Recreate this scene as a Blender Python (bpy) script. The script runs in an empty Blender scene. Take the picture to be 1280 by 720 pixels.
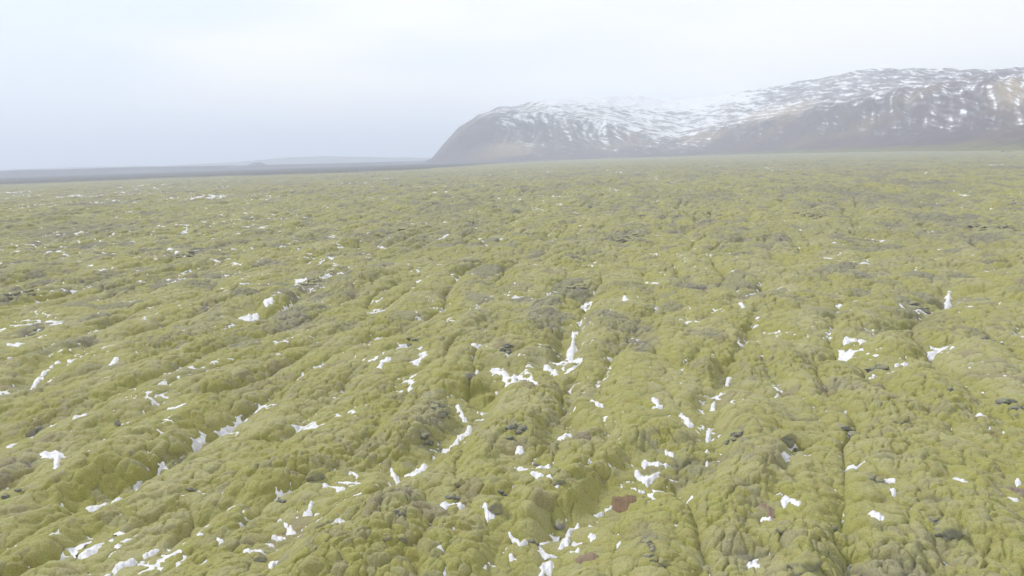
import bpy, math, numpy as np
from mathutils import Matrix, Vector

R = math.radians
C = bpy.context.scene.collection
rng = np.random.default_rng(7)

# ------------------------------------------------------------------ camera
H = 28.0
PITCH, ROLL, F = R(9.4), R(1.8), 985.0            # F: focal length in pixels of the 1280 px wide photograph
fwd = np.array([0, math.cos(PITCH), -math.sin(PITCH)])
r0 = np.array([1.0, 0, 0]); u0 = np.array([0, math.sin(PITCH), math.cos(PITCH)])
cr = r0*math.cos(ROLL) - u0*math.sin(ROLL)
cu = u0*math.cos(ROLL) + r0*math.sin(ROLL)

def proj(X, Y, Z):
    dz = Z - H
    xc = X*cr[0] + Y*cr[1] + dz*cr[2]
    yc = X*cu[0] + Y*cu[1] + dz*cu[2]
    zc = X*fwd[0] + Y*fwd[1] + dz*fwd[2]
    zs = np.where(zc > 1.0, zc, 1.0)
    px = np.where(zc > 1.0, 640 + F*xc/zs, -9999.0)
    py = np.where(zc > 1.0, 360 - F*yc/zs, -9999.0)
    return px, py

def ray(px, py):
    d = fwd*F + cr*(px-640) + cu*(360-py)
    return d/np.linalg.norm(d)

def az_el(px, py):
    d = ray(px, py)
    return math.atan2(d[0], d[1]), math.asin(d[2])

def ground_at(px, py, z=-0.6):
    d = ray(px, py); t = (z-H)/d[2]
    return d[0]*t, d[1]*t

cam_d = bpy.data.cameras.new('camera'); cam = bpy.data.objects.new('camera', cam_d); C.objects.link(cam)
cam_d.sensor_width = 36; cam_d.lens = 36*F/1280; cam_d.clip_start = 0.5; cam_d.clip_end = 120000
M = Matrix(((cr[0], cu[0], -fwd[0], 0), (cr[1], cu[1], -fwd[1], 0), (cr[2], cu[2], -fwd[2], H), (0, 0, 0, 1)))
cam.matrix_world = M
bpy.context.scene.camera = cam

# ------------------------------------------------------------------ noise
def _h(ix, iy, seed):
    a = ix.astype(np.int64).astype(np.uint32); b = iy.astype(np.int64).astype(np.uint32)
    with np.errstate(over='ignore'):
        h = a*np.uint32(374761393) + b*np.uint32(668265263) + np.uint32((seed*2246822519) & 0xffffffff)
        h = (h ^ (h >> np.uint32(13)))*np.uint32(1274126177)
        h = (h ^ (h >> np.uint32(16)))*np.uint32(2246822519)
        h ^= h >> np.uint32(15)
    return h

def _u(h, k=0):
    return ((h >> np.uint32(k)) & np.uint32(0xffff)).astype(np.float32)/65535.0

def gnoise(x, y, seed=0):
    x0 = np.floor(x); y0 = np.floor(y); fx = (x-x0).astype(np.float32); fy = (y-y0).astype(np.float32)
    u = fx*fx*fx*(fx*(fx*6-15)+10); v = fy*fy*fy*(fy*(fy*6-15)+10)
    def g(i, j):
        a = _u(_h(x0+i, y0+j, seed))*np.float32(2*math.pi)
        return np.cos(a)*(fx-i) + np.sin(a)*(fy-j)
    n = (g(0, 0)*(1-u) + g(1, 0)*u)*(1-v) + (g(0, 1)*(1-u) + g(1, 1)*u)*v
    return n*1.5                                   # about -1 .. 1

def fbm(x, y, o=3, seed=0):
    s = 0; a = 1.0; t = 0
    for k in range(o):
        s = s + a*gnoise(x*2**k, y*2**k, seed+k*17); t += a; a *= 0.5
    return s/t

def dome(x, y, seed=0, jit=0.85):
    """rounded cushions that meet in creases; 0 in a crease, up to 1 on top; second value a random number per cushion"""
    x0 = np.floor(x); y0 = np.floor(y); fx = (x-x0).astype(np.float32); fy = (y-y0).astype(np.float32)
    F1 = np.full(x.shape, 9.0, np.float32); F2 = F1.copy(); idv = np.zeros(x.shape, np.float32); sz = idv.copy()
    for i in (-1, 0, 1):
        for j in (-1, 0, 1):
            h = _h(x0+i, y0+j, seed)
            dx = i + 0.5 + (_u(h)-0.5)*jit - fx; dy = j + 0.5 + (_u(h, 16)-0.5)*jit - fy
            h2 = _h(x0+i, y0+j, seed+91); s = 0.78 + 0.5*_u(h2)
            v = np.sqrt(dx*dx + dy*dy)/s
            m = v < F1
            F2 = np.where(m, F1, np.minimum(F2, v)); F1 = np.where(m, v, F1)
            idv = np.where(m, _u(h2, 16), idv); sz = np.where(m, s, sz)
    return np.sqrt(np.clip(1-(F1/.86)**2, 0, None))*(1-np.exp(-(F2-F1)*7))*(.35+.65*sz), idv

def sstep(a, b, x):
    t = np.clip((x-a)/(b-a), 0, 1); return t*t*(3-2*t)

# ------------------------------------------------------------------ mesh / object helpers
def tag(o, label=None, cat=None, group=None, kind=None):
    if label: o['label'] = label
    if cat: o['category'] = cat
    if group: o['group'] = group
    if kind: o['kind'] = kind
    return o

def mesh_from(name, V, Q, smooth=True):
    me = bpy.data.meshes.new(name)
    V = np.ascontiguousarray(V, np.float32); Q = np.ascontiguousarray(Q, np.int32); k = Q.shape[1]
    me.vertices.add(len(V)); me.vertices.foreach_set('co', V.ravel())
    me.loops.add(Q.size); me.loops.foreach_set('vertex_index', Q.ravel())
    me.polygons.add(len(Q)); me.polygons.foreach_set('loop_start', np.arange(len(Q), dtype=np.int32)*k)
    me.update(calc_edges=True)
    if smooth: me.polygons.foreach_set('use_smooth', np.ones(len(Q), bool))
    return me

def add_attr(me, name, rgb):
    a = me.attributes.new(name, 'FLOAT_COLOR', 'POINT')
    c = np.ones((len(rgb), 4), np.float32); c[:, :3] = rgb
    a.data.foreach_set('color', c.ravel())

def link(name, me, mat=None):
    o = bpy.data.objects.new(name, me); C.objects.link(o)
    if mat: me.materials.append(mat)
    return o

# ------------------------------------------------------------------ materials
def new_mat(name):
    m = bpy.data.materials.new(name); m.use_nodes = True
    nt = m.node_tree; b = nt.nodes['Principled BSDF']
    return m, nt, b
def N(nt, t, **kw):
    n = nt.nodes.new(t)
    for k, v in kw.items():
        if k in n.inputs: n.inputs[k].default_value = v
        else: setattr(n, k, v)
    return n

def terrain_mat(name, attr, scales, bump, rough=0.95, speck=0.18):
    m, nt, b = new_mat(name); L = nt.links.new
    at = N(nt, 'ShaderNodeAttribute', attribute_name=attr)
    geo = N(nt, 'ShaderNodeNewGeometry')
    n1 = N(nt, 'ShaderNodeTexNoise', Scale=scales[0], Detail=6.0, Roughness=0.65)
    n2 = N(nt, 'ShaderNodeTexNoise', Scale=scales[1], Detail=5.0, Roughness=0.6)
    L(geo.outputs['Position'], n1.inputs['Vector']); L(geo.outputs['Position'], n2.inputs['Vector'])
    r1 = N(nt, 'ShaderNodeMapRange'); r1.inputs['From Min'].default_value = .3; r1.inputs['From Max'].default_value = .7
    r1.inputs['To Min'].default_value = 1-speck; r1.inputs['To Max'].default_value = 1+speck
    L(n1.outputs['Fac'], r1.inputs['Value'])
    vm = N(nt, 'ShaderNodeVectorMath', operation='SCALE'); L(at.outputs['Color'], vm.inputs[0]); L(r1.outputs['Result'], vm.inputs['Scale'])
    hs = N(nt, 'ShaderNodeMapRange'); hs.inputs['From Min'].default_value = .3; hs.inputs['From Max'].default_value = .7
    hs.inputs['To Min'].default_value = .485; hs.inputs['To Max'].default_value = .515
    L(n2.outputs['Fac'], hs.inputs['Value'])
    hue = N(nt, 'ShaderNodeHueSaturation'); L(hs.outputs['Result'], hue.inputs['Hue']); L(vm.outputs['Vector'], hue.inputs['Color'])
    L(hue.outputs['Color'], b.inputs['Base Color'])
    b.inputs['Roughness'].default_value = rough; b.inputs['Specular IOR Level'].default_value = 0.15
    if bump:
        n3 = N(nt, 'ShaderNodeTexNoise', Scale=bump[0], Detail=7.0, Roughness=0.62); L(geo.outputs['Position'], n3.inputs['Vector'])
        bp = N(nt, 'ShaderNodeBump', Strength=bump[1], Distance=bump[2]); L(n3.outputs['Fac'], bp.inputs['Height'])
        L(bp.outputs['Normal'], b.inputs['Normal'])
    return m

MAT_GROUND = terrain_mat('moss_over_lava', 'tint', (9.0, 0.8), (4.0, 0.9, 0.14), speck=0.3)
MAT_GROUND.node_tree.nodes['Principled BSDF'].inputs['Sheen Weight'].default_value = 0.15
MAT_MOUNT = terrain_mat('mountain_rock_and_snow', 'tint', (0.02, 0.004), (0.02, 0.6, 12.0), speck=0.15)
MAT_HILL = terrain_mat('far_hill_rock', 'tint', (0.01, 0.002), None)

def snow_mat():
    m, nt, b = new_mat('old_snow'); L = nt.links.new
    geo = N(nt, 'ShaderNodeNewGeometry'); n = N(nt, 'ShaderNodeTexNoise', Scale=1.3, Detail=6.0, Roughness=.65)
    L(geo.outputs['Position'], n.inputs['Vector'])
    rp = N(nt, 'ShaderNodeValToRGB'); L(n.outputs['Fac'], rp.inputs['Fac'])
    rp.color_ramp.elements[0].position = .3; rp.color_ramp.elements[0].color = (.42, .42, .46, 1)
    rp.color_ramp.elements[1].position = .6; rp.color_ramp.elements[1].color = (.68, .68, .71, 1)
    L(rp.outputs['Color'], b.inputs['Base Color']); b.inputs['Roughness'].default_value = .7
    n3 = N(nt, 'ShaderNodeTexNoise', Scale=5.0, Detail=4.0); L(geo.outputs['Position'], n3.inputs['Vector'])
    bp = N(nt, 'ShaderNodeBump', Strength=.35, Distance=.06); L(n3.outputs['Fac'], bp.inputs['Height']); L(bp.outputs['Normal'], b.inputs['Normal'])
    return m
MAT_SNOW = snow_mat()

def rock_mat(name, lo, hi, moss, amount):
    m, nt, b = new_mat(name); L = nt.links.new
    geo = N(nt, 'ShaderNodeNewGeometry'); n = N(nt, 'ShaderNodeTexNoise', Scale=5.0, Detail=8.0, Roughness=.7)
    L(geo.outputs['Position'], n.inputs['Vector'])
    rp = N(nt, 'ShaderNodeValToRGB'); L(n.outputs['Fac'], rp.inputs['Fac'])
    rp.color_ramp.elements[0].position = .3; rp.color_ramp.elements[0].color = (*lo, 1)
    rp.color_ramp.elements[1].position = .7; rp.color_ramp.elements[1].color = (*hi, 1)
    sp = N(nt, 'ShaderNodeSeparateXYZ'); L(geo.outputs['Normal'], sp.inputs[0])
    n2 = N(nt, 'ShaderNodeTexNoise', Scale=2.2, Detail=5.0); L(geo.outputs['Position'], n2.inputs['Vector'])
    ad = N(nt, 'ShaderNodeMath', operation='ADD'); L(sp.outputs['Z'], ad.inputs[0]); L(n2.outputs['Fac'], ad.inputs[1])
    mr = N(nt, 'ShaderNodeMapRange'); mr.inputs['From Min'].default_value = 1.55-amount; mr.inputs['From Max'].default_value = 1.85-amount
    L(ad.outputs[0], mr.inputs['Value'])
    mx = N(nt, 'ShaderNodeMix', data_type='RGBA'); L(mr.outputs['Result'], mx.inputs['Factor'])
    L(rp.outputs['Color'], mx.inputs['A']); mx.inputs['B'].default_value = (*moss, 1)
    L(mx.outputs['Result'], b.inputs['Base Color']); b.inputs['Roughness'].default_value = .92; b.inputs['Specular IOR Level'].default_value = .2
    bp = N(nt, 'ShaderNodeBump', Strength=.7, Distance=.08); L(n.outputs['Fac'], bp.inputs['Height']); L(bp.outputs['Normal'], b.inputs['Normal'])
    return m
MAT_ROCK_GREY = rock_mat('grey_lava_rock', (.17, .165, .16), (.32, .31, .29), (.27, .26, .13), .55)
MAT_ROCK_DARK = rock_mat('dark_lava_rock', (.11, .11, .104), (.25, .25, .23), (.22, .22, .13), .45)
MAT_ROCK_MOSSY = rock_mat('mossy_lava_rock', (.21, .205, .17), (.31, .30, .23), (.27, .26, .12), .95)

# ------------------------------------------------------------------ where the photo shows gullies, snow and bare soil
GULLIES = [  # (pixel polyline on the ground plane, half width m, depth m)
    ([(668, 722), (690, 686), (712, 652), (760, 622), (800, 603), (850, 585)], 1.3, 1.3),
    ([(650, 584), (688, 574), (708, 535), (716, 470), (718, 410), (735, 370)], 1.2, 1.0),
    ([(470, 610), (520, 562), (558, 525), (586, 498), (602, 480), (640, 455), (690, 448), (716, 412)], 1.4, 1.2),
    ([(882, 590), (886, 540), (890, 500), (912, 462), (928, 428), (945, 385)], 1.2, 1.1),
    ([(100, 735), (160, 690), (190, 673), (290, 610)], 1.2, .8),
    ([(90, 620), (145, 600), (225, 555), (300, 510)], 1.1, .8),
    ([(335, 715), (352, 645), (385, 618), (415, 595), (470, 560)], 1.2, .9),
    ([(0, 490), (40, 470), (70, 448), (130, 420)], 1.4, .8),
    ([(290, 410), (370, 378), (400, 352), (470, 325), (540, 300)], 2.0, 1.2),
    ([(935, 715), (952, 655), (975, 620), (1000, 560)], 1.0, .9),
    ([(1040, 445), (1080, 423), (1150, 395), (1188, 365)], 1.6, 1.0),
    ([(560, 480), (620, 462), (660, 460)], 1.6, .8),
    ([(1080, 475), (1126, 452), (1180, 430)], 1.6, .8),
]
G_MAT = []
# (stroke in photograph pixels, half width in pixels, label)
SNOW = [
    ([(674, 712), (688, 690)], 8, 'white snow filling the gully that leaves the bottom edge of the frame near its middle'),
    ([(697, 673), (708, 660)], 6, 'narrow snow tongue just above the snow at the bottom middle edge'),
    ([(711, 652), (722, 642)], 5, 'small snow patch in the gully between the central mound and the two brown hollows'),
    ([(738, 661), (742, 664)], 7, 'rounded snow spot alone on the moss between the two brown hollows'),
    ([(717, 678), (722, 675)], 5, 'small slanted snow bit left of the lower brown hollow'),
    ([(745, 629), (752, 626)], 4, 'little oval snow spot below left of the upper brown hollow'),
    ([(760, 622), (764, 617)], 5, 'pointed snow bit touching the left end of the upper brown hollow'),
    ([(793, 598), (799, 600)], 4, 'small snow cap directly above the upper brown hollow'),
    ([(796, 580), (808, 590), (824, 580)], 5, 'hook-shaped snow patch on the right flank of the big central mound'),
    ([(806, 570), (834, 574)], 4, 'flat snow strip above the hook-shaped patch right of the central mound'),
    ([(833, 561), (840, 563)], 4, 'small snow strip topmost of the stack right of the central mound'),
    ([(643, 579), (660, 585), (684, 578), (688, 588)], 5, 'wide branching snow patch on the left foot of the big central mound'),
    ([(668, 604), (686, 610), (698, 620)], 4, 'thin curved snow line below the branching patch left of the central mound'),
    ([(700, 533), (712, 527)], 6, 'triangular snow patch at the upper left of the big central mound'),
    ([(648, 562), (650, 566)], 4, 'tiny snow spot just above the branching patch by the central mound'),
    ([(554, 644), (576, 645)], 5, 'flat bar of snow left of the grey knobbly rocks in the lower middle'),
    ([(606, 645), (614, 656)], 5, 'short upright snow patch beside the round grey boulder in the lower middle'),
    ([(638, 668), (650, 680), (656, 676)], 4, 'thin snow crescent curving down toward the bottom middle gully'),
    ([(640, 692), (644, 696)], 5, 'small snow patch left of the bottom gully mouth'),
    ([(516, 572), (528, 553)], 8, 'tall snow wedge in the gully left of the dark green boulder'),
    ([(488, 562), (498, 580)], 4, 'thin snow streak left of the tall wedge in the middle gully'),
    ([(558, 532), (572, 520), (586, 504)], 5, 'long broken snow line running up the middle gully to the grey boulder'),
    ([(598, 485), (604, 487)], 5, 'small snow patch right of the grey boulder at the gully head'),
    ([(572, 486), (580, 496)], 5, 'snow patch left of the grey boulder at the gully head'),
    ([(618, 452), (640, 462), (660, 458), (668, 466)], 8, 'largest ragged snow field in the middle of the moss'),
    ([(682, 446), (696, 456)], 6, 'snow patch just right of the largest ragged snow field'),
    ([(712, 424), (718, 404)], 5, 'thin upright snow streak above right of the largest snow field'),
    ([(470, 462), (484, 450)], 5, 'slanted snow patch left of the largest snow field'),
    ([(438, 504), (442, 508)], 5, 'snow spot in the moss left of the middle gully head'),
    ([(438, 572), (446, 575)], 4, 'small snow bit at the left edge of the middle gully'),
    ([(884, 572), (884, 548), (888, 530)], 6, 'tall snow strip standing upright in the right gully'),
    ([(852, 520), (862, 528)], 5, 'pair of snow bits left of the upper end of the upright strip'),
    ([(890, 504), (893, 498)], 4, 'small snow spot above the upright strip in the right gully'),
    ([(910, 468), (912, 462)], 5, 'snow bit farther up the right gully'),
    ([(818, 510), (822, 514)], 5, 'small snow patch on the ridge between middle and right gullies'),
    ([(738, 496), (752, 500)], 4, 'short flat snow strip on the ridge above the central mound'),
    ([(1058, 423), (1082, 425)], 5, 'flat bright snow lens alone on the right half of the moss'),
    ([(1120, 453), (1134, 452)], 4, 'smaller flat snow lens right below the bright lens on the right'),
    ([(1188, 360), (1185, 372)], 5, 'short upright snow mark high on the right side'),
    ([(926, 380), (930, 386)], 5, 'small snow spot in the middle distance right of centre'),
    ([(782, 372), (783, 380)], 4, 'small upright snow mark in the middle distance at centre'),
    ([(1108, 608), (1118, 610)], 4, 'flat small snow chip on the right foreground, upper of two'),
    ([(1112, 620), (1116, 626)], 5, 'small snow chip on the right foreground, lower of two'),
    ([(1090, 654), (1104, 660)], 6, 'snow patch like a wedge in the right foreground below the two chips'),
    ([(1194, 610), (1208, 616)], 4, 'slanted narrow snow bit in the right foreground'),
    ([(984, 638), (998, 646)], 5, 'slanted snow patch right of the brown spot in the right gully'),
    ([(956, 654), (960, 656)], 5, 'tiny snow patch below the brown spot in the right gully'),
    ([(940, 702), (948, 708)], 6, 'snow patch at the bottom edge right of centre'),
    ([(1222, 526), (1228, 528)], 4, 'small snow bit near the right edge below the dark hollow'),
    ([(1272, 598), (1276, 602)], 5, 'small snow patch near the right edge halfway down the foreground'),
    ([(1262, 624), (1276, 632)], 4, 'thin snow bars at the right edge of the foreground'),
    ([(56, 572), (76, 570), (70, 588)], 6, 'triangular snow patch alone in the left foreground'),
    ([(104, 612), (128, 606), (148, 598)], 4, 'thin snow strip slanting up in the left foreground'),
    ([(102, 682), (116, 672), (136, 662)], 6, 'slanted snow patch near the bottom left corner'),
    ([(120, 716), (146, 694), (166, 684)], 6, 'long snow streak at the bottom left running off the frame'),
    ([(178, 678), (194, 670)], 4, 'short snow sliver at the upper end of the bottom left streak'),
    ([(338, 712), (344, 698)], 7, 'snow patch at the bottom edge left of centre'),
    ([(308, 674), (326, 676)], 6, 'rounded snow patch above the bottom edge left of centre'),
    ([(352, 630), (360, 644)], 7, 'upright snow patch in the left centre foreground'),
    ([(340, 650), (348, 652)], 5, 'small snow patch touching the upright one in the left centre foreground'),
    ([(382, 622), (390, 612)], 5, 'snow bit above right of the upright patch in the left centre'),
    ([(376, 652), (388, 648)], 4, 'flat snow bit beside grey stones in the left centre foreground'),
    ([(404, 590), (424, 596)], 6, 'snow patch under a rounded grey stone left of the middle gully'),
    ([(416, 674), (424, 668)], 6, 'snow patch among mossy humps in the lower left centre'),
    ([(94, 518), (112, 512)], 5, 'snow dash in the left midground below the twin rocks'),
    ([(8, 544), (22, 540)], 4, 'snow dash at the left edge beside the grey boulder'),
    ([(214, 512), (232, 506)], 4, 'thin snow dash left of centre in the midground'),
    ([(36, 476), (50, 462), (72, 450)], 4, 'long ragged snow streak near the left edge in the midground'),
    ([(10, 438), (32, 436)], 4, 'flat snow bar at the left edge above the long ragged streak'),
    ([(128, 436), (144, 434)], 4, 'flat snow bar in the left midground'),
    ([(138, 456), (150, 448)], 3.5, 'thin snow dash below the flat bar in the left midground'),
    ([(214, 320), (228, 324)], 4.5, 'bright snow patch in the far left field beside dark lava'),
    ([(302, 396), (320, 394)], 4, 'snow bits along the gully leading to the dark cluster, nearest part'),
    ([(334, 386), (350, 378)], 4, 'snow bits along the gully leading to the dark cluster, middle part'),
    ([(370, 354), (382, 352)], 4, 'snow patch at the left of the dark lava cluster'),
    ([(172, 370), (186, 372)], 4, 'small snow patch left in the distance'),
]
SOIL = [
    ([(776, 612), (794, 613)], 11, 'reddish brown bare hollow at the foot of the big central mound', (.150, .098, .055)),
    ([(730, 690), (748, 692)], 9, 'dull brown bare hollow at the bottom right of the snowy gully', (.18, .135, .088)),
    ([(954, 642), (960, 646)], 8, 'small brown bare spot between snow bits in the right gully', (.20, .145, .10)),
    ([(1262, 612), (1276, 614)], 9, 'dark brown bare hollow at the right edge of the foreground', (.17, .13, .10)),
]

def seg_dist(px, py, pts):
    d = np.full(px.shape, 1e9)
    for (ax, ay), (bx, by) in zip(pts[:-1], pts[1:]):
        vx, vy = bx-ax, by-ay; l = vx*vx+vy*vy+1e-9
        t = np.clip(((px-ax)*vx + (py-ay)*vy)/l, 0, 1)
        d = np.minimum(d, np.hypot(px-ax-t*vx, py-ay-t*vy))
    return d

# ------------------------------------------------------------------ ground grid (denser toward the camera, in world metres)
az_f = np.radians(np.arange(-47, 47.001, 0.052))
az_c = np.radians(np.concatenate([np.arange(50, 310, 6.0)]))
az = np.concatenate([az_f, az_c, [az_f[0]+2*math.pi]])        # closes on itself
rad = [.05, 5, 11, 18, 25, 31, 34.5]
r = 36.0
while r < 420: rad.append(r); r *= 1.0025
while r < 1000: rad.append(r); r *= 1.0022
while r < 2000: rad.append(r); r *= 1.0030
while r < 6000: rad.append(r); r *= 1.0055
while r < 34000: rad.append(r); r *= 1.05
rad = np.array(rad); nr, na = len(rad), len(az)
RR, AA = np.meshgrid(rad, az, indexing='ij')
X = RR*np.sin(AA); Y = RR*np.cos(AA)
dr = np.gradient(rad)[:, None]*np.ones((1, na))
dl = RR*np.abs(np.gradient(az))[None, :]
SP = np.maximum(dr, dl*0.8)
print('grid', nr, na, nr*na)

def fade(lam): return np.clip((lam/SP - .7)/1.1, 0, 1).astype(np.float32)

PH = R(13.5)                                       # the lava folds run along this heading
cc = X*math.cos(PH) - Y*math.sin(PH); ss = X*math.sin(PH) + Y*math.cos(PH)
wx = fbm(cc/30, ss/52, 3, 5)*6.0 + fbm(cc/7, ss/9, 3, 6)*1.2*fade(6); wy = fbm(cc/30+40, ss/38, 3, 9)*9.0
c1 = cc + wx; s1 = ss + wy

big = fbm(c1/70, s1/110, 2, 21)*2.4*fade(60)
fold = np.abs(gnoise(c1/10.5, s1/56, 31))**0.7
fold2 = np.abs(gnoise(c1/5.6, s1/14, 37))**0.85
farw = sstep(150, 700, RR).astype(np.float32)
foldA = np.abs(gnoise(X/30+3, Y/44, 41))**0.8       # larger swells that also carry the far field
cut = np.exp(-fold/.13)
T_large = big + 2.1*fold*fade(9) - .65*cut*fade(4)*sstep(-.25, .4, fbm(c1/18, s1/24, 2, 33)) + 0.6*fold2*fade(5) + (1.2+1.2*farw)*foldA*fade(30) - 1.9
knob = sstep(-.25, .5, fbm(c1/14, s1/20, 3, 51))    # knobbly or smooth ground
w2x = gnoise(cc/1.7, ss/1.7, 61)*0.42; w2y = gnoise(cc/1.7+9, ss/1.7, 67)*0.42
d0, i0 = dome((c1+w2x)/5.2, (s1+w2y)/6.5, 71)
d1, i1 = dome((cc+w2x)/2.0, (ss+w2y)/2.5, 73)
d2, i2 = dome((cc+w2x*.6)/0.98, (ss+w2y*.6)/1.15, 79)
d3, i3 = dome((cc+w2x*.3)/0.47, (ss+w2y*.3)/0.5, 83)
T_small = ((0.42+.45*sstep(90, 400, RR))*d0*fade(5.5) + (0.19+0.20*knob+.2*sstep(90, 400, RR))*d1*fade(2.2) + (0.11+0.18*knob+.06*sstep(90, 300, RR))*d2*fade(1.05) + (0.015+0.07*knob)*d3*fade(.5))
rough = fbm(c1/2.6, s1/2.6, 4, 97)*0.13*fade(1.5) + fbm(X/18, Y/26, 3, 99)*(0.5+1.4*farw)*fade(16) + fbm(X/110, Y/160, 3, 98)*3.0*farw*fade(70)
T = T_large + T_small + rough
flat = sstep(5200, 9000, RR)
T = T*(1-flat)
near0 = sstep(18, 35, RR); T = T*near0 - 1.0*(1-near0)

gpx, gpy = proj(X, Y, -0.7)
gpx2 = gpx
gul = np.zeros(X.shape)
# carve the gullies the photo shows
for pts, hw, dep in GULLIES:
    g = [ground_at(*p) for p in pts]
    xs = [p[0] for p in g]; ys = [p[1] for p in g]
    m = (X > min(xs)-14) & (X < max(xs)+14) & (Y > min(ys)-14) & (Y < max(ys)+14)
    xm = X[m] + gnoise(X[m]/2.5, Y[m]/2.5, 7)*1.0; ym = Y[m] + gnoise(X[m]/2.5+8, Y[m]/2.5, 8)*1.0
    d = seg_dist(xm, ym, g)
    s = (.85*np.exp(-(d/(hw*.75))**2) + .75*np.exp(-(d/(hw*3.0))**2))*dep; gul[m] = np.maximum(gul[m], np.exp(-(d/(hw*.9))**2))
    T[m] -= s; T_large[m] -= s*.9

# ------------------------------------------------------------------ hollows: level the ground, fill with snow or soil
def hollow(pts, hw, keep, lift, wob, extra=3.4, pc=35):
    xs = [p[0] for p in pts]; ys = [p[1] for p in pts]
    gm = ground_at(*pts[0]); pm = F/math.hypot(gm[0], gm[1]); br = hw + max(1.6*hw, 2.6*pm); e = max(hw*extra+3, br)   # pm: photo pixels per metre
    m = (gpx > min(xs)-e) & (gpx < max(xs)+e) & (gpy > min(ys)-e) & (gpy < max(ys)+e)
    idx = np.nonzero(m.ravel())[0]
    if len(idx) < 12: return None
    x = X.ravel()[idx]; y = Y.ravel()[idx]
    sc = np.hypot(x, y)/F                            # metres per photo pixel there
    w = fbm(x/(sc*hw*1.5), y/(sc*hw*4.0), 4, 131)*hw*wob
    ds = seg_dist(gpx.ravel()[idx], gpy.ravel()[idx]*1.5, [(p[0], p[1]*1.5) for p in pts]); d = ds + w
    core = d < hw
    if core.sum() < 4: return None
    Tr = T.ravel(); TL = T_large.ravel(); t = Tr[idx]; tl = TL[idx]; tsm = t - tl
    mx, my = x[core].mean(), y[core].mean()
    A = np.stack([x[core]-mx, y[core]-my, np.ones(core.sum())], 1)
    co, *_ = np.linalg.lstsq(np.vstack([A, np.diag([3.0, 3.0, 0])*math.sqrt(core.sum())*.3]), np.concatenate([tl[core], [0, 0, 0]]), rcond=None)
    base = np.clip(co[0], -.12, .12)*(x-mx) + np.clip(co[1], -.10, .10)*(y-my) + np.percentile(tl[core], 45)
    wgt = sstep(br, .8*hw, ds)
    nl = tl*(1-wgt) + (base - .03)*wgt
    TL[idx] = nl; Tr[idx] = nl + tsm*(1-.25*wgt); tsm = tsm*(1-.25*wgt)
    return idx, d, core, hw, lift, pc

def fill_level(f):
    """second pass, once all the ground is levelled: the fill stands level among the cushions, which poke through it"""
    idx, d, core, hw, lift, pc = f
    t = T.ravel()[idx]; tsm = t - T_large.ravel()[idx]
    lv = np.percentile(tsm[core], pc)
    th = lv + lift*(.55 - d/hw) - tsm
    th -= 3.0*lift*np.clip(d/hw-1.2, 0, None)
    S = t + np.clip(th, -.4, .3)
    return idx, S, d

T = np.ascontiguousarray(T); T_large = np.ascontiguousarray(T_large)
fills = []
for pts, hw, lab, *col in [(*s,) for s in SNOW]:
    f = hollow(pts, hw*(1.15 if pts[0][1] > 500 else .85), .75, .30, 1.2, pc=58)
    if f: fills.append(('snow_patch', lab, None, f))
for pts, hw, lab, col in SOIL:
    f = hollow(pts, hw*1.1, .7, .28, 1.2, pc=62)
    if f: fills.append(('bare_soil_hollow', lab, col, f))

fills = [(a_, b_, c_, fill_level(f_)) for a_, b_, c_, f_ in fills]

# flecks of snow left in creases
mk = fbm(c1/16+7, s1/30, 3, 151)
leftness = sstep(900, 100, gpx)
low = np.maximum(sstep(.20, .04, fold), gul) 
cl = fbm(c1/5, s1/7, 3, 157)
dens = .006 + .22*sstep(.0, .55, mk + .34*leftness - .10)*(.08+.92*low)*sstep(-.2, .4, cl) + .15*(.2+.8*leftness)*sstep(.15, .6, cl) + .10*low*sstep(.0, .4, cl)
dens = dens*.8 + .38*low*sstep(-.10, .35, cl + .25*mk + .25*leftness - .1) + .20*gul*sstep(-.3, .3, cl)
dens += .25*sstep(90, 300, RR)*sstep(-.15, .4, cl + .3*mk)*(.25+.75*leftness)
dens *= sstep(2000, 1200, RR)*(.45+.55*sstep(45, 160, RR))
fj = gnoise(cc/.7, ss/.7, 163)*.05*fade(.7) + fbm(cc/1.7, ss/2.6, 2, 167)*.13*fade(1.7)
res = T_small - .33*d0*fade(5.5) + .2*rough + fj
qs = np.array([0, .001, .005, .01, .02, .04, .08, .15, .25, .4])
edges = [36, 70, 110, 200, 350, 600, 1000, 1800, 3200, 6000]; thr = np.zeros_like(res); tabs = []; mids = []
sel = (AA < R(46))
for e0, e1 in zip(edges[:-1], edges[1:]):
    q = res[(RR >= e0) & (RR < e1) & sel]; tabs.append(np.quantile(q, qs)); mids.append(math.sqrt(e0*e1))
tabs = np.array(tabs)
for i in range(nr):
    tb = np.array([np.interp(math.log(rad[i]), np.log(mids), tabs[:, k]) for k in range(len(qs))])
    thr[i] = np.interp(dens[i], qs, tb)
S2 = T + np.clip(thr - res + .008, -.3, .15)

def lookup(x, y):
    a = math.atan2(x, y); i = int(np.clip(np.searchsorted(rad, math.hypot(x, y)), 1, nr-1)); j = int(np.clip(np.searchsorted(az_f, a), 1, len(az_f)-1))
    return float(T[i-2:i+2, j-2:j+2].mean())

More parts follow.
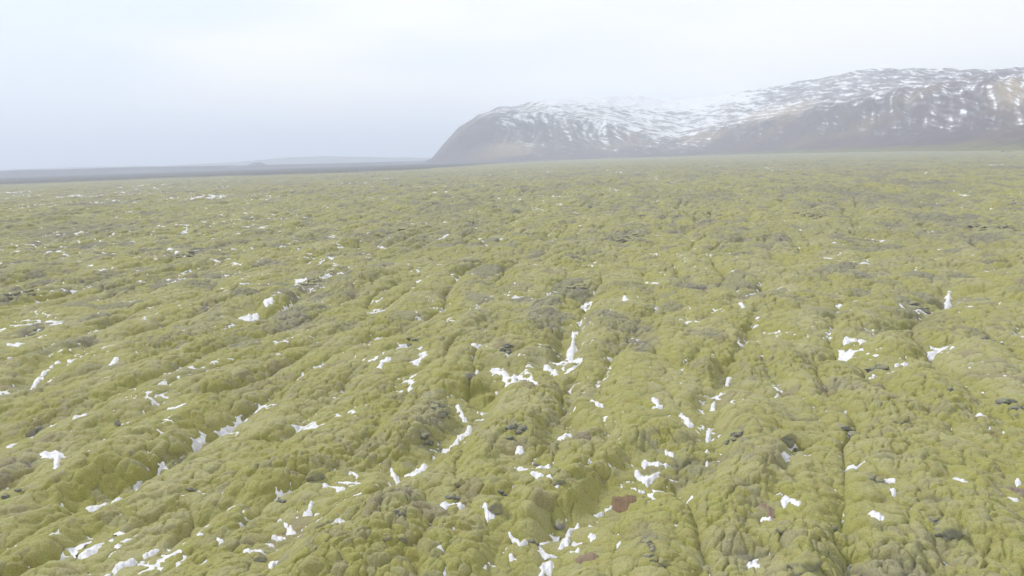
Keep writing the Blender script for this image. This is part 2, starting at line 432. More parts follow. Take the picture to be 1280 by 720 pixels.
# dark lava laid bare, farther out: (pixel x, y, width, height, rocks, label)
FARB = [
    (394, 355, 40, 12, 14, 'wide dark bluish lava cluster at the head of a snowy gully, left midground'),
    (280, 411, 16, 9, 5, 'dark lava knob in the left midground, lower of two'),
    (250, 393, 12, 10, 4, 'dark lava knob in the left midground, upper of two'),
    (28, 332, 44, 9, 12, 'long dark lava outcrop with snow bits near the left edge'),
    (26, 367, 24, 8, 7, 'small dark lava outcrop below the long one near the left edge'),
    (240, 321, 30, 8, 9, 'dark lava beside the bright far snow patch at left'),
    (300, 290, 8, 6, 2, 'tiny dark knob in the far left field'),
    (125, 290, 36, 5, 9, 'flat dark lava streak in the far left field'),
    (45, 413, 16, 9, 5, 'dark rock knot at the left edge in the midground'),
    (720, 360, 30, 7, 8, 'dark lava streak in the middle distance at centre'),
    (785, 296, 40, 7, 12, 'brownish lava band far away right of centre'),
    (1012, 268, 28, 7, 9, 'dark lava knobs far away on the right'),
    (1250, 285, 46, 10, 14, 'broad dark lava spread far away near the right edge'),
    (1150, 385, 26, 8, 6, 'dark hollow rocks on the right near the upright snow mark'),
    (1235, 425, 22, 8, 6, 'greenish dark rocks near the right edge in the midground'),
    (1258, 190, 10, 4, 2, 'lone dark knoll on the skyline of the field at far right'),
    (512, 285, 34, 5, 9, 'grey green lava streak far away left of centre'),
    (590, 282, 24, 6, 7, 'grey lava patch far away at centre'),
]

# ------------------------------------------------------------------ ground colours (base colours of moss, dead moss, bare lava, sand; crease shade painted in)
def mixc(a, b, f): return a*(1-f[..., None]) + b*f[..., None]
moss = np.array([.254, .246, .074]); pale = np.array([.296, .282, .130]); crease_shade = np.array([.140, .130, .056])
lava = np.array([.125, .115, .105]); greymoss = np.array([.222, .210, .146]); sand = np.array([.045, .042, .047]); yel = np.array([.276, .266, .064])
n_a = fbm(X/9, Y/14, 4, 201); n_b = fbm(X/45, Y/90, 4, 211); n_c = fbm(X/2.4, Y/3.0, 3, 221); n_d = fbm(X/260, Y/700, 3, 231)
col = np.broadcast_to(moss, X.shape+(3,)).copy()
col = mixc(col, pale, sstep(-.1, .7, n_a + .5*(d1-.5)*fade(2) + .35*(fold-.3)))
col = mixc(col, yel, .6*sstep(.0, .7, -n_a + .4*n_c - .1)*(1-.4*knob))
per = i2
col = mixc(col, greymoss, sstep(.62, .95, per*.8 + .5*knob*(.5+n_c) )*.5)
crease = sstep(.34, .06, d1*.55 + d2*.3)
col = mixc(col, np.array([.19, .155, .095]), .6*sstep(.90, .95, i1)*sstep(-.2, .3, n_a))
col = mixc(col, np.array([.165, .158, .118]), .7*sstep(.86, .94, i0)*sstep(60, 200, RR))
col = mixc(col, crease_shade, crease*.75)  # dead moss and dark crevice ground, with crease shade put into the colour
bare = sstep(.22, .55, n_b*1.0 + .65*n_a + .35*(knob-.5) + .12*n_c + .24*sstep(500, 1100, gpx)*sstep(110, 350, RR))
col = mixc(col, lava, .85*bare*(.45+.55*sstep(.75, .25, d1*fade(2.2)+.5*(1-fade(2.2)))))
BARE = [(px, py, w*.75, h*1.0, .9) for px, py, w, h, n, lab in FARB] + [(930, 555, 45, 22, .6), (1000, 525, 40, 14, .4), (470, 645, 22, 12, .4), (545, 515, 22, 22, .6), (810, 685, 24, 26, .6),
        (870, 250, 70, 9, .7), (1080, 250, 80, 9, .7), (1200, 300, 80, 16, .7), (760, 262, 50, 7, .6), (600, 395, 30, 8, .5), (740, 300, 60, 10, .6), (330, 300, 70, 8, .6), (80, 300, 70, 7, .6), (480, 300, 60, 8, .6), (1100, 340, 60, 10, .5), (250, 345, 60, 8, .5), (960, 300, 60, 8, .6), (620, 250, 70, 6, .5)]
for px, py, w_, h_, am in BARE:
    bx, by = ground_at(px, py); m_ = math.hypot(bx, by)/F; dy = h_*m_/math.sin(math.atan2(H, math.hypot(bx, by)))
    q_ = np.exp(-(((X-bx)/(w_*m_))**2 + ((Y-by)/dy)**2)*(1.2+1.2*n_c))*am
    sel_ = q_ > .01
    f_ = np.where(sel_, np.clip(q_*sstep(-.45, .25, n_c + .6*n_a + .8*(.5-d1)) , 0, 1), 0)
    col = mixc(col, np.array([.150, .140, .125]) if am < .75 else lava, f_)
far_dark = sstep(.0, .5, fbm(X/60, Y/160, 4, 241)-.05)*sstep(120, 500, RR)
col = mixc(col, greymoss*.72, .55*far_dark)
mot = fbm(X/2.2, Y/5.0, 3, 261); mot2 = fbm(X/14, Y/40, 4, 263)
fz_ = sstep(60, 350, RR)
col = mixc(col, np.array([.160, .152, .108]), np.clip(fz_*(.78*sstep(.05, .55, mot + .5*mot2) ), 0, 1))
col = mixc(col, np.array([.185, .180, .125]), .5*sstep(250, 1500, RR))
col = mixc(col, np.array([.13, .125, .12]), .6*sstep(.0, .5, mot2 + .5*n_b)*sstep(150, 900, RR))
edge = 2500 + 250*fbm(X/400, Y/600, 3, 251) + 1e5*sstep(R(-1), R(9), AA)*0 + 3200*sstep(R(-8), R(6), AA)
sandw = sstep(-250, 250, RR-edge)
col = mixc(col, sand, sandw)
col = np.clip(col, .01, .9)

# ------------------------------------------------------------------ build ground
V = np.stack([X, Y, T], -1).reshape(-1, 3)
ii = np.arange(nr-1)[:, None]*na + np.arange(na-1)[None, :]
Q = np.stack([ii, ii+1, ii+na+1, ii+na], -1).reshape(-1, 4)
me = mesh_from('ground', V, Q)
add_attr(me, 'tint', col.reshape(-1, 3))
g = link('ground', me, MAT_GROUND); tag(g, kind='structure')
# make normals face up
def face_up(me):
    n = np.empty(3, np.float32); me.polygons[len(me.polygons)//2].normal
    if me.polygons[len(me.polygons)//2].normal.z < 0: me.flip_normals()
face_up(me)

# ------------------------------------------------------------------ build fills
Xr, Yr, Tr = X.ravel(), Y.ravel(), T.ravel()
nf = len(az_f)
def fill_obj(name, idx, S, mat):
    full = np.full(nr*na, np.nan, np.float32); full[idx] = S
    ok = np.zeros(nr*na, bool); ok[idx] = (S > Tr[idx]-.0)
    r_, c_ = np.divmod(idx, na)
    q = idx[(r_ < nr-1) & (c_ < nf-1)]
    qq = np.stack([q, q+1, q+na+1, q+na], -1)
    keep = ok[qq].any(1) & ~np.isnan(full[qq]).any(1)
    qq = qq[keep]
    if len(qq) < 2: return None
    u, inv = np.unique(qq, return_inverse=True); inv = inv.reshape(qq.shape)
    z = full[u]
    VV = np.stack([Xr[u], Yr[u], z], -1)
    me = mesh_from(name, VV, inv); face_up(me)
    return link(name, me, mat)

soil_mats = {}
used = np.zeros(nr*na, bool)
for name, lab, colr, (idx, S, d) in fills:
    if name == 'snow_patch':
        S = S + fbm(Xr[idx]/.5, Yr[idx]/.5, 2, 301)*.04*np.clip(.3/SP.ravel()[idx], 0, 1)
        o = fill_obj(name, idx, S, MAT_SNOW)
        if o: tag(o, lab, 'snow patch', 'snow patches lying in the hollows of the moss')
    else:
        m, nt, b = new_mat('brown_soil'); L = nt.links.new
        geo = N(nt, 'ShaderNodeNewGeometry'); n = N(nt, 'ShaderNodeTexNoise', Scale=1.2, Detail=6.0, Roughness=.7); L(geo.outputs['Position'], n.inputs['Vector'])
        rp = N(nt, 'ShaderNodeValToRGB'); L(n.outputs['Fac'], rp.inputs['Fac'])
        rp.color_ramp.elements[0].position = .3; rp.color_ramp.elements[0].color = (*[c*.75 for c in colr], 1)
        rp.color_ramp.elements[1].position = .7; rp.color_ramp.elements[1].color = (*[c*1.25 for c in colr], 1)
        L(rp.outputs['Color'], b.inputs['Base Color']); b.inputs['Roughness'].default_value = .9
        o = fill_obj(name, idx, S, m)
        if o: tag(o, lab, 'bare soil', 'brown bare hollows in the moss')
    used[idx[d < 12]] = True
idx = np.nonzero(((S2 > T-.0) & (RR > 36) & (RR < 1950) & (AA < R(46)) ).ravel() & ~used)[0]
grow = np.zeros((nr, na), bool); gi = np.zeros(nr*na, bool); gi[idx] = True; gi = gi.reshape(nr, na)
grow = gi.copy(); grow[1:] |= gi[:-1]; grow[:-1] |= gi[1:]; grow[:, 1:] |= gi[:, :-1] ; grow[:, :-1] |= gi[:, 1:]
g2 = grow.copy(); g2[1:] |= grow[:-1]; g2[:-1] |= grow[1:]
gx = np.nonzero(g2.ravel())[0]
o = fill_obj('snow_flecks', gx, S2.ravel()[gx], MAT_SNOW)
if o: tag(o, kind='stuff')
print('flecks', len(idx))

# ------------------------------------------------------------------ boulders and outcrops
def boulder_mesh(seed, n=4, lump=.34, fine=.11):
    import bmesh
    bm = bmesh.new(); bmesh.ops.create_icosphere(bm, subdivisions=n, radius=1)
    v = np.array([q.co[:] for q in bm.verts])
    f = np.array([[w.index for w in q.verts] for q in bm.faces]); bm.free()
    rg = np.random.default_rng(seed); p = rg.normal(size=(16, 3)); p /= np.linalg.norm(p, axis=1)[:, None]
    k = rg.uniform(.68, 1.0, 16)
    rr = np.ones(len(v))*.98
    for a, kk in zip(p, k):                           # planes shave the ball into worn facets
        dd = v@a; cut = np.where(dd > 1e-3, kk/np.maximum(dd, 1e-3), 9); rr = -np.log(np.exp(-14*rr)+np.exp(-14*cut))/14
    rr = rr*(1 + lump*.5*gnoise(v[:, 0]*1.3+seed, v[:, 1]*1.3+v[:, 2]*1.7, 5) + fine*gnoise(v[:, 0]*5+v[:, 2]*4, v[:, 1]*5-v[:, 2]*3, seed))
    return v*rr[:, None], f

def rock_cluster(name, px, py, wpx, hpx, n, mat, lab, cat, group, seed):
    """a rock, or an outcrop of n merged lumps, about wpx by hpx photo pixels in size"""
    x, y = ground_at(px, py); z = lookup(x, y); D = math.sqrt(x*x+y*y+(H-z)**2)
    for _ in range(3):                               # slide along the view line so it meets the real surface
        dd = ray(px, py); t = (z-H)/dd[2]; x, y = dd[0]*t, dd[1]*t; z = lookup(x, y)
    m = D/F; W = wpx*m/2; Hh = hpx*m/2
    dep = max(math.asin((H-z)/D), .03)
    rg = np.random.default_rng(seed)
    if n == 1:
        v, f = boulder_mesh(seed*31)
        v = v*np.array([W, W*rg.uniform(.8, 1.05), Hh*1.1]) + np.array([0, 0, Hh*.12])
        o = link(name, mesh_from(name, v, f), mat); o.location = (x, y, z); o.rotation_euler = (0, 0, rg.uniform(-.6, .6))
        return tag(o, lab, cat, group)
    root = bpy.data.objects.new(name, None); C.objects.link(root); root.location = (x, y, z); tag(root, lab, cat, group)
    DY = min(Hh/math.sin(dep)*.8, W*2.5)
    if n < 3: DY = W
    for k in range(n):
        v, f = boulder_mesh(seed*31+k, 3 if D > 120 else 4)
        big_ = rg.uniform(.75, 1.25)*(.62 if n < 3 else 1.15/math.sqrt(n))
        s = np.array([W, W*rg.uniform(.7, 1), min(Hh*1.5, W*.75)])*big_
        a = rg.uniform(0, 2*math.pi) if n > 2 else math.pi*k+rg.uniform(-.4, .4); q = .85*math.sqrt(rg.uniform(0.02, 1)) if n > 2 else .4
        cx, cy = W*q*math.cos(a), DY*q*math.sin(a)
        c = np.array([cx, cy, lookup(x+cx, y+cy) - z + s[2]*.1])
        v = v*s + c
        r_ = link('rock', mesh_from('rock', v, f), mat); r_.parent = root
    return root

G1 = 'boulders bared among the moss'; G2 = 'dark lava outcrops in the moss field'
B = [
    (642, 538, 26, 24, 7, MAT_ROCK_DARK, 'dark green knobbly boulder on the ridge left of the central mound'),
    (588, 490, 17, 17, 1, MAT_ROCK_GREY, 'smooth grey boulder at the head of the middle gully between snow bits'),
    (39, 544, 14, 18, 1, MAT_ROCK_MOSSY, 'tall brownish boulder in the left foreground beside a snow dash'),
    (51, 533, 13, 13, 1, MAT_ROCK_DARK, 'darker squat boulder right behind the tall brownish one at left'),
    (147, 531, 9, 10, 1, MAT_ROCK_GREY, 'small pointed grey rock in the left midground'),
    (16, 617, 12, 9, 3, MAT_ROCK_DARK, 'low dark rock near the left edge of the foreground'),
    (222, 571, 18, 9, 4, MAT_ROCK_GREY, 'flat grey rock slab in the left foreground'),
    (670, 582, 8, 8, 1, MAT_ROCK_GREY, 'small grey stone at the left foot of the central mound beside snow'),
    (699, 603, 17, 13, 1, MAT_ROCK_MOSSY, 'rounded grey moss-topped boulder on the lower left of the central mound'),
    (628, 614, 11, 10, 2, MAT_ROCK_DARK, 'dark cracked stone above the round grey boulder in the lower middle'),
    (620, 637, 20, 20, 1, MAT_ROCK_MOSSY, 'large round grey boulder with moss in the lower middle'),
    (567, 622, 20, 16, 2, MAT_ROCK_GREY, 'broad grey boulder above the flat bar of snow'),
    (575, 606, 15, 14, 1, MAT_ROCK_MOSSY, 'rounded mossy boulder behind the broad grey one'),
    (496, 645, 16, 12, 3, MAT_ROCK_GREY, 'brown grey stones in a small knot left of the flat snow bar'),
    (501, 668, 14, 13, 1, MAT_ROCK_MOSSY, 'rounded stone below the knot of brown grey stones'),
    (484, 672, 12, 10, 1, MAT_ROCK_MOSSY, 'lower stone at the left of the rounded stone under the knot'),
    (668, 678, 15, 18, 2, MAT_ROCK_DARK, 'dark grey boulder at the edge of the snowy gully at bottom middle'),
    (700, 660, 14, 16, 1, MAT_ROCK_GREY, 'grey boulder on the mound foot above the bottom gully snow'),
    (807, 682, 19, 34, 8, MAT_ROCK_GREY, 'tall bare grey lava outcrop on the slope right of the lower brown hollow'),
    (823, 701, 22, 17, 2, MAT_ROCK_MOSSY, 'round mossy boulder at the foot of the tall grey outcrop'),
    (985, 550, 22, 18, 1, MAT_ROCK_MOSSY, 'round green boulder right of the upright snow strip'),
    (1000, 556, 14, 12, 2, MAT_ROCK_DARK, 'dark rock beside the round green boulder'),
    (1060, 541, 20, 11, 3, MAT_ROCK_GREY, 'low grey rocks in the middle of the right foreground'),
    (1128, 526, 20, 14, 2, MAT_ROCK_MOSSY, 'mossy grey boulder in the right midground'),
    (1188, 489, 6, 7, 1, MAT_ROCK_DARK, 'tiny dark stone in the right midground'),
    (1262, 506, 24, 11, 5, MAT_ROCK_DARK, 'flat dark rocks beside the right edge in the midground'),
    (1185, 668, 27, 24, 1, MAT_ROCK_MOSSY, 'big smooth mossy boulder in the right foreground'),
    (1174, 653, 16, 11, 3, MAT_ROCK_GREY, 'broken bluish grey rock behind the big smooth mossy boulder'),
    (1008, 706, 36, 26, 1, MAT_ROCK_MOSSY, 'broad pale mossy boulder at the bottom edge right of centre'),
    (1041, 659, 12, 8, 3, MAT_ROCK_DARK, 'small dark rock in the moss above the broad pale boulder'),
    (978, 665, 15, 10, 1, MAT_ROCK_MOSSY, 'small round boulder at the left of the small dark rock'),
    (1095, 598, 24, 9, 4, MAT_ROCK_GREY, 'row of low grey stones above the two snow chips'),
    (1212, 694, 20, 13, 1, MAT_ROCK_MOSSY, 'mossy stone below right of the big smooth boulder'),
    (394, 598, 22, 17, 1, MAT_ROCK_MOSSY, 'rounded grey boulder beside the snow left of the middle gully'),
    (352, 627, 14, 11, 2, MAT_ROCK_DARK, 'dark stone on top of the upright snow patch at left centre'),
    (325, 700, 18, 17, 1, MAT_ROCK_GREY, 'grey boulder leaning on the snow at the bottom edge left of centre'),
    (240, 612, 12, 8, 2, MAT_ROCK_GREY, 'small grey stones in the left foreground right of the thin snow strip'),
    (540, 555, 26, 9, 6, MAT_ROCK_DARK, 'shadowy rocks lining the middle gully beside the tall snow wedge'),
    (553, 512, 24, 12, 6, MAT_ROCK_GREY, 'brown grey rock rubble on the left bank of the middle gully'),
    (915, 548, 24, 10, 6, MAT_ROCK_GREY, 'brown grey rubble right of the upright snow strip'),
    (1100, 460, 24, 7, 5, MAT_ROCK_DARK, 'dark rocks in front of the small snow lens at right'),
    (635, 439, 20, 10, 5, MAT_ROCK_DARK, 'dark rocks on top of the largest ragged snow field'),
    (694, 443, 26, 10, 6, MAT_ROCK_GREY, 'grey rocks above the snow patch right of the largest field'),
    (515, 428, 14, 11, 4, MAT_ROCK_DARK, 'dark rocks on the moss left of the largest snow field'),
]
for k, (px, py, w, h, n, mt, lab) in enumerate(B):
    rock_cluster('boulder' if n < 3 else 'lava_outcrop', px, py, w, h, n, mt, lab, 'boulder' if n < 3 else 'lava outcrop', G1 if n < 3 else G2, 400+k)
for k, (px, py, w, h, n, lab) in enumerate(FARB):
    rock_cluster('lava_outcrop', px, py, w, h, int(n*1.8), MAT_ROCK_GREY, lab, 'lava outcrop', G2, 700+k)

# ------------------------------------------------------------------ mountains
def loft(name, u, rows, ncol, nrow, shape, colour, kind='structure', mat=MAT_MOUNT):
    """u: photo columns; rows: list of (distance m per column, elevation spec per column)"""
    us = np.linspace(u[0], u[-1], ncol)
    azs = np.interp(us, u, [az_el(q, 197-(q-640)*.0314)[0] for q in u])
    D = np.array([np.interp(us, u, rr[0]) for rr in rows]); Z = np.array([np.interp(us, u, rr[1]) for rr in rows])
    t = np.linspace(0, len(rows)-1, nrow); t0 = np.clip(t.astype(int), 0, len(rows)-2); f = (t-t0)[:, None]
    d = D[t0]*(1-f)+D[t0+1]*f; z = Z[t0]*(1-f)+Z[t0+1]*f
    # soften the breaks between rows and along columns
    ker = np.hanning(int(nrow/len(rows)*.45)//2*2+1); ker /= ker.sum(); p = len(ker)//2
    z = np.apply_along_axis(lambda q: np.convolve(np.pad(q, p, 'edge'), ker, 'valid'), 0, z)
    k2 = np.hanning(11); k2 /= k2.sum()
    z = np.apply_along_axis(lambda q: np.convolve(np.pad(q, 5, 'edge'), k2, 'valid'), 1, z)
    A = np.broadcast_to(azs, d.shape)
    x = d*np.sin(A); y = d*np.cos(A); T_ = np.broadcast_to(t[:, None], d.shape)
    U = np.broadcast_to(us, d.shape)
    x, y, z, a = shape(x, y, z, d, A, T_, U)
    V = np.stack([x, y, z], -1).reshape(-1, 3)
    ii = np.arange(nrow-1)[:, None]*ncol + np.arange(ncol-1)[None, :]
    Q = np.stack([ii, ii+1, ii+ncol+1, ii+ncol], -1).reshape(-1, 4)
    me = mesh_from(name, V, Q); face_up(me)
    add_attr(me, 'tint', colour(x, y, z, d, A, T_, U, a).reshape(-1, 3))
    o = link(name, me, mat); tag(o, kind=kind)
    return o

def elev_z(px, py, dist):
    a, e = az_el(px, py); return H + dist*math.tan(e)

u  = [532, 540, 552, 575, 600, 625, 660, 690, 720, 760, 800, 850, 900, 930, 960, 1010, 1060, 1100, 1150, 1200, 1230, 1280, 1400, 1600, 1900]
cv = [201, 198, 184, 160, 143, 133, 130, 127, 121, 120, 121, 123, 119, 116, 110, 99, 92, 87, 87, 88, 91, 84, 78, 70, 66]
fv = [201, 199, 190, 168, 150, 139, 139, 140, 144, 151, 162, 172, 160, 154, 148, 137, 126, 117, 109, 101, 97, 91, 86, 80, 80]
rb = [7600, 7500, 7300, 7100, 7000, 6900, 6800, 6700, 6600, 6500, 6300, 6100, 5800, 5600, 5400, 5000, 4600, 4300, 3900, 3500, 3300, 3000, 2700, 2500, 2500]
fd = [8000, 8000, 7900, 7800, 7800, 7800, 7900, 8000, 8000, 8000, 7700, 7300, 6900, 6700, 6500, 6300, 6000, 5800, 5500, 5200, 5000, 4800, 4300, 4000, 4000]
cd = [8300, 8300, 8300, 8300, 8400, 8600, 8900, 9300, 9600, 9800, 10000, 10200, 10000, 9800, 9600, 9200, 8700, 8300, 7900, 7500, 7200, 6900, 6300, 6000, 6000]
fz = [elev_z(p, v, d) for p, v, d in zip(u, fv, fd)]; cz = [elev_z(p, v, d) for p, v, d in zip(u, cv, cd)]
z0 = [-3.0]*len(u)
def lerp(a, b, t): return [p*(1-t)+q*t for p, q in zip(a, b)]
g0 = [max(q, 0) for q in fz]
rows = [(rb, z0), (lerp(rb, fd, .35), [q*.09 for q in g0]), (lerp(rb, fd, .62), [q*.36 for q in g0]), (lerp(rb, fd, .84), [q*.76 for q in g0]),
        (fd, fz), (lerp(fd, cd, .35), lerp(fz, cz, .28)), (lerp(fd, cd, .7), lerp(fz, cz, .66)), (cd, cz), ([q+900 for q in cd], [q*.8 for q in cz]), ([q+2600 for q in cd], [q*.2-3 for q in cz])]

def mshape(x, y, z, d, A, t, U):
    s = A*6500                                        # metres across the slope
    slope = np.exp(-((t-2.7)/1.5)**2)
    wob = fbm(s/700, t*.5, 2, 501)*120
    n1 = 1-np.abs(gnoise((s+wob)/300, t*.33, 503))*1.6
    n2 = 1-np.abs(gnoise((s+wob*.7)/120, t*.6, 507))*1.6
    n3 = gnoise((s+wob*.5)/45, t*1.3, 511)
    upper = sstep(4, 5, t)*sstep(8, 7, t)
    endf = np.clip(z/300, 0, 1)
    b = fbm(x/900, y/900, 4, 521); b2 = fbm(x/220, y/220, 4, 523)
    dz = slope*(44*(n1-.5) + 24*(n2-.5) + 7*n3) + upper*(46*b + 24*b2) + 12*b2 + 8*np.abs(fbm(x/90, y/90, 3, 527))
    # rock bands stepping along the face
    band = np.sin(z/26 + 2*b)*3.5*slope
    dz = (dz+band)*endf
    z = z + dz + 22*np.abs(fbm(x/260, y/260, 4, 529))*sstep(0, .3, t)*sstep(1.6, .5, t)
    return x, y, z, (n1, n2, n3, b, b2, s, wob)

def mcolour(x, y, z, d, A, t, U, a):
    n1, n2, n3, b, b2, s, wob = a
    rock = np.array([.092, .070, .086]); brown = np.array([.155, .118, .085]); tan = np.array([.27, .21, .14]); snow = np.array([.72, .73, .76]); green = np.array([.15, .155, .075]); dark = np.array([.075, .075, .085])
    c = np.broadcast_to(rock, x.shape+(3,)).copy()
    c = mixc(c, brown, sstep(-.2, .6, fbm(x/500+3, y/500, 4, 531)))
    c = mixc(c, dark, sstep(.1, .5, fbm(s/260, z/60, 3, 533))*.6)
    tanm = np.maximum(np.exp(-((U-1262)/24)**2-((t-2.9)/.55)**2), np.exp(-((U-972)/40)**2-((t-4.4)/.5)**2))
    tanm = np.maximum(tanm, .75*np.exp(-((U-640)/30)**2-((t-1.5)/.5)**2)); tanm = np.maximum(tanm, .6*np.exp(-((U-880)/30)**2-((t-3.2)/.7)**2))
    c = mixc(c, tan, np.clip(tanm*1.3 + .25*b2*tanm, 0, .9))
    # snow: streaks down the gullies, ledges across, thick on the plateau; extra mid-crest white paints in mist
    st = fbm((s+wob)/38, t*1.1, 3, 541); led = fbm(s/200 + t*.7, t*12 + s/700, 4, 543)
    diag = fbm((s + t*520)/70, (t*2.2 - s/600), 4, 545)
    plate = sstep(3.6, 4.5, t)
    zone = np.interp(U, [532, 605, 628, 660, 780, 850, 900, 1000, 1090, 1150, 1290, 1900], [-.9, -.7, .02, .06, .10, .08, -.22, -.34, -.22, -.06, .04, .04])
    foot = -1.1*sstep(1.7, .5, t)*np.interp(U, [600, 640, 840, 900], [1, .25, .3, 1])
    top = np.interp(U, [532, 600, 640, 700, 850, 930, 1010, 1280], [-.9, -.1, .18, .28, .28, .20, .12, .06])
    v = (1-plate)*(zone + foot - .03 + .65*st + .8*diag + .35*fbm(x/260, y/260, 3, 553) - .22*(n2-.4) + .18*(t-2.6)) + plate*(top + .85*sstep(5.5, 6.5, t)*sstep(660, 720, U)*sstep(960, 880, U) + .85*led + .5*diag + .1*n3)  # mid-crest term whitens the summit to paint it fading into mist
    m = sstep(.20, .34, v + .10*fbm(s/24, t*9, 3, 549))
    c = mixc(c, snow, m*.9)
    c = mixc(c, snow, .28*sstep(-.3, .5, v + .4*fbm(s/60, t*6, 3, 551))*(1-m))
    c = mixc(c, snow, sstep(.0, .9, plate*(top)+.2*b)*.45*plate)
    c = mixc(c, green, sstep(.9, .1, t)*.85*sstep(700, 1000, U))
    c = mixc(c, rock*1.1, sstep(.9, .1, t)*.7*sstep(800, 600, U))
    return c
loft('mountain', u, rows, 1700, 420, mshape, mcolour)

def simple(dz_amp, colr, seed):
    def sh(x, y, z, d, A, t, U):
        e = np.clip(z/60, 0, 1); return x, y, z + e*dz_amp*fbm(x/500, y/500, 4, seed), None
    def co(x, y, z, d, A, t, U, a):
        c = np.broadcast_to(np.array(colr), x.shape+(3,)).copy(); return mixc(c, np.array([.5, .5, .52]), sstep(.2, .5, fbm(x/700, y/700, 4, seed+3))*.3)
    return sh, co
def hill(name, pts, dist, depth, amp, colr, seed):
    uu = [p[0] for p in pts]; zz = [max(elev_z(p[0], p[1], dist), -4) for p in pts]
    rws = [([dist-depth]*len(uu), [-4]*len(uu)), ([dist-depth*.5]*len(uu), [q*.45 for q in zz]), ([dist]*len(uu), zz), ([dist+depth*.8]*len(uu), [-4]*len(uu))]
    sh, co = simple(amp, colr, seed); return loft(name, uu, rws, 260, 60, sh, co, mat=MAT_HILL)
hill('hills', [(100, 216), (160, 210), (230, 206), (300, 202), (350, 197), (390, 195), (430, 195), (470, 196), (520, 197), (560, 198), (620, 199)], 17500, 2500, 18, (.12, .12, .13), 601)
hill('hills', [(-260, 226), (-120, 214), (0, 212), (90, 209), (170, 207), (240, 208), (300, 209)], 18000, 2500, 14, (.12, .12, .13), 611)
hill('hills', [(-300, 226), (-100, 217.5), (0, 213.5), (100, 210.5), (200, 208), (300, 206.5), (400, 204.5), (480, 202.5), (540, 200.5), (600, 199.5)], 9500, 900, 6, (.06, .058, .066), 631)
hill('butte', [(304, 209), (310, 206), (317, 203), (325, 202.5), (332, 205), (342, 209)], 10500, 220, 3, (.07, .07, .075), 621)

# ------------------------------------------------------------------ haze (even air in a closed box)
def box(name, x0, x1, y0, y1, z0, z1):
    v = [(x, y, z) for z in (z0, z1) for y in (y0, y1) for x in (x0, x1)]
    f = [(0, 2, 3, 1), (4, 5, 7, 6), (0, 1, 5, 4), (2, 6, 7, 3), (0, 4, 6, 2), (1, 3, 7, 5)]
    me = bpy.data.meshes.new(name); me.from_pydata(v, [], f); me.update(); o = bpy.data.objects.new(name, me); C.objects.link(o); return o
zmin = float(T.min())
hz = box('haze', -36000, 36000, -35500, 36000, zmin-6.0, 1000)
m = bpy.data.materials.new('thin_haze'); m.use_nodes = True; nt = m.node_tree; nt.nodes.clear()
out = nt.nodes.new('ShaderNodeOutputMaterial'); pv = nt.nodes.new('ShaderNodeVolumePrincipled')
pv.inputs['Color'].default_value = (.80, .865, 1.0, 1); pv.inputs['Density'].default_value = 1.05e-4; pv.inputs['Anisotropy'].default_value = .05
nt.links.new(pv.outputs['Volume'], out.inputs['Volume']); hz.data.materials.append(m); tag(hz, kind='stuff')
m.cycles.homogeneous_volume = True if hasattr(m.cycles, 'homogeneous_volume') else None

# ------------------------------------------------------------------ sky and light
SUN_EL, SUN_AZ = R(42), R(-62)                     # azimuth from +Y toward +X: sun to the front left, behind thin cloud
w = bpy.data.worlds.new('World'); bpy.context.scene.world = w; w.use_nodes = True; nt = w.node_tree; L = nt.links.new
bg = nt.nodes['Background']; ow = nt.nodes['World Output']
sky = N(nt, 'ShaderNodeTexSky', sky_type='NISHITA', sun_disc=False, sun_elevation=SUN_EL, sun_rotation=SUN_AZ, air_density=1.0, dust_density=2.0)
L(sky.outputs['Color'], bg.inputs['Color']); bg.inputs['Strength'].default_value = .06
tc = N(nt, 'ShaderNodeTexCoord'); mp = N(nt, 'ShaderNodeMapping'); mp.inputs['Scale'].default_value = (1.2, 1.2, 5.0)
L(tc.outputs['Generated'], mp.inputs['Vector'])
cn = N(nt, 'ShaderNodeTexNoise', Scale=1.6, Detail=5.0, Roughness=.5); L(mp.outputs['Vector'], cn.inputs['Vector'])
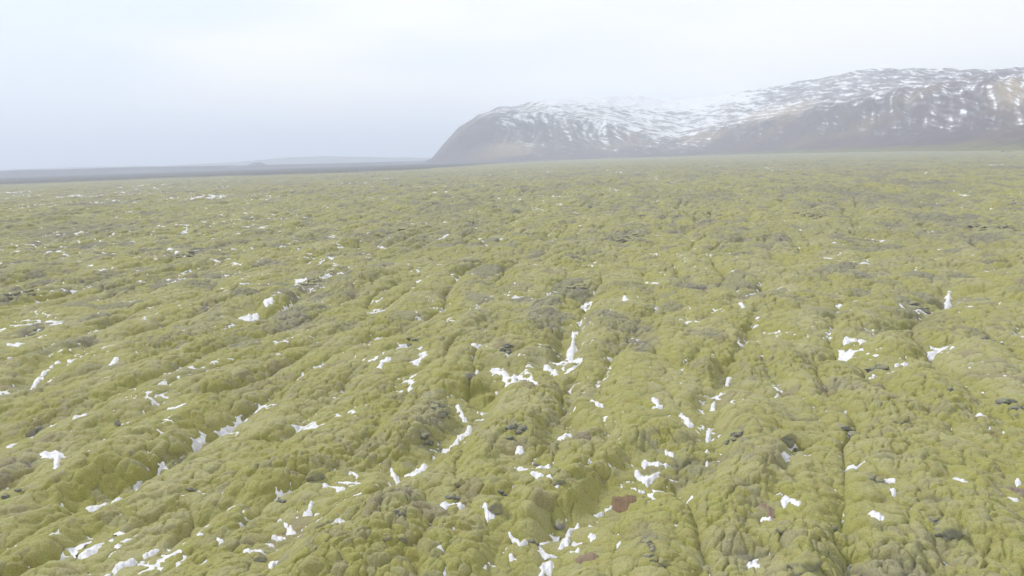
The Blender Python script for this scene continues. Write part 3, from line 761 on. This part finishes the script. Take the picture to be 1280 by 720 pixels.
sx = N(nt, 'ShaderNodeSeparateXYZ'); L(tc.outputs['Generated'], sx.inputs[0])
ma = N(nt, 'ShaderNodeMath', operation='MULTIPLY_ADD'); L(sx.outputs['X'], ma.inputs[0]); ma.inputs[1].default_value = .34; L(cn.outputs['Fac'], ma.inputs[2])
cr1 = N(nt, 'ShaderNodeValToRGB'); L(ma.outputs[0], cr1.inputs['Fac'])
cr1.color_ramp.elements[0].position = .35; cr1.color_ramp.elements[0].color = (.78, .86, .95, 1)
cr1.color_ramp.elements[1].position = .62; cr1.color_ramp.elements[1].color = (1.0, .985, .94, 1)
bg2 = N(nt, 'ShaderNodeBackground'); L(cr1.outputs['Color'], bg2.inputs['Color']); bg2.inputs['Strength'].default_value = .58
cov = N(nt, 'ShaderNodeMapRange'); cov.inputs['From Min'].default_value = .3; cov.inputs['From Max'].default_value = .6
cov.inputs['To Min'].default_value = .88; cov.inputs['To Max'].default_value = .95; L(cn.outputs['Fac'], cov.inputs['Value'])
mx = N(nt, 'ShaderNodeMixShader'); L(cov.outputs['Result'], mx.inputs['Fac']); L(bg.outputs[0], mx.inputs[1]); L(bg2.outputs[0], mx.inputs[2]); L(mx.outputs[0], ow.inputs['Surface'])

sd = bpy.data.lights.new('sun', 'SUN'); sd.energy = 1.5; sd.angle = R(11); sd.color = (1.0, .965, .92)
so = bpy.data.objects.new('sun', sd); C.objects.link(so)
sdir = Vector((math.sin(SUN_AZ)*math.cos(SUN_EL), math.cos(SUN_AZ)*math.cos(SUN_EL), math.sin(SUN_EL)))
so.rotation_euler = sdir.to_track_quat('Z', 'Y').to_euler()

sc = bpy.context.scene
sc.render.engine = 'CYCLES'
sc.view_settings.view_transform = 'Standard'; sc.view_settings.look = 'None'; sc.view_settings.exposure = 1.08; sc.view_settings.gamma = 1
sc.view_settings.use_curve_mapping = False
sc.cycles.use_denoising = True; sc.cycles.max_bounces = 6; sc.cycles.diffuse_bounces = 3; sc.cycles.volume_bounces = 2
sc.cycles.use_adaptive_sampling = True; sc.cycles.adaptive_threshold = 0.015
sc.render.film_transparent = False
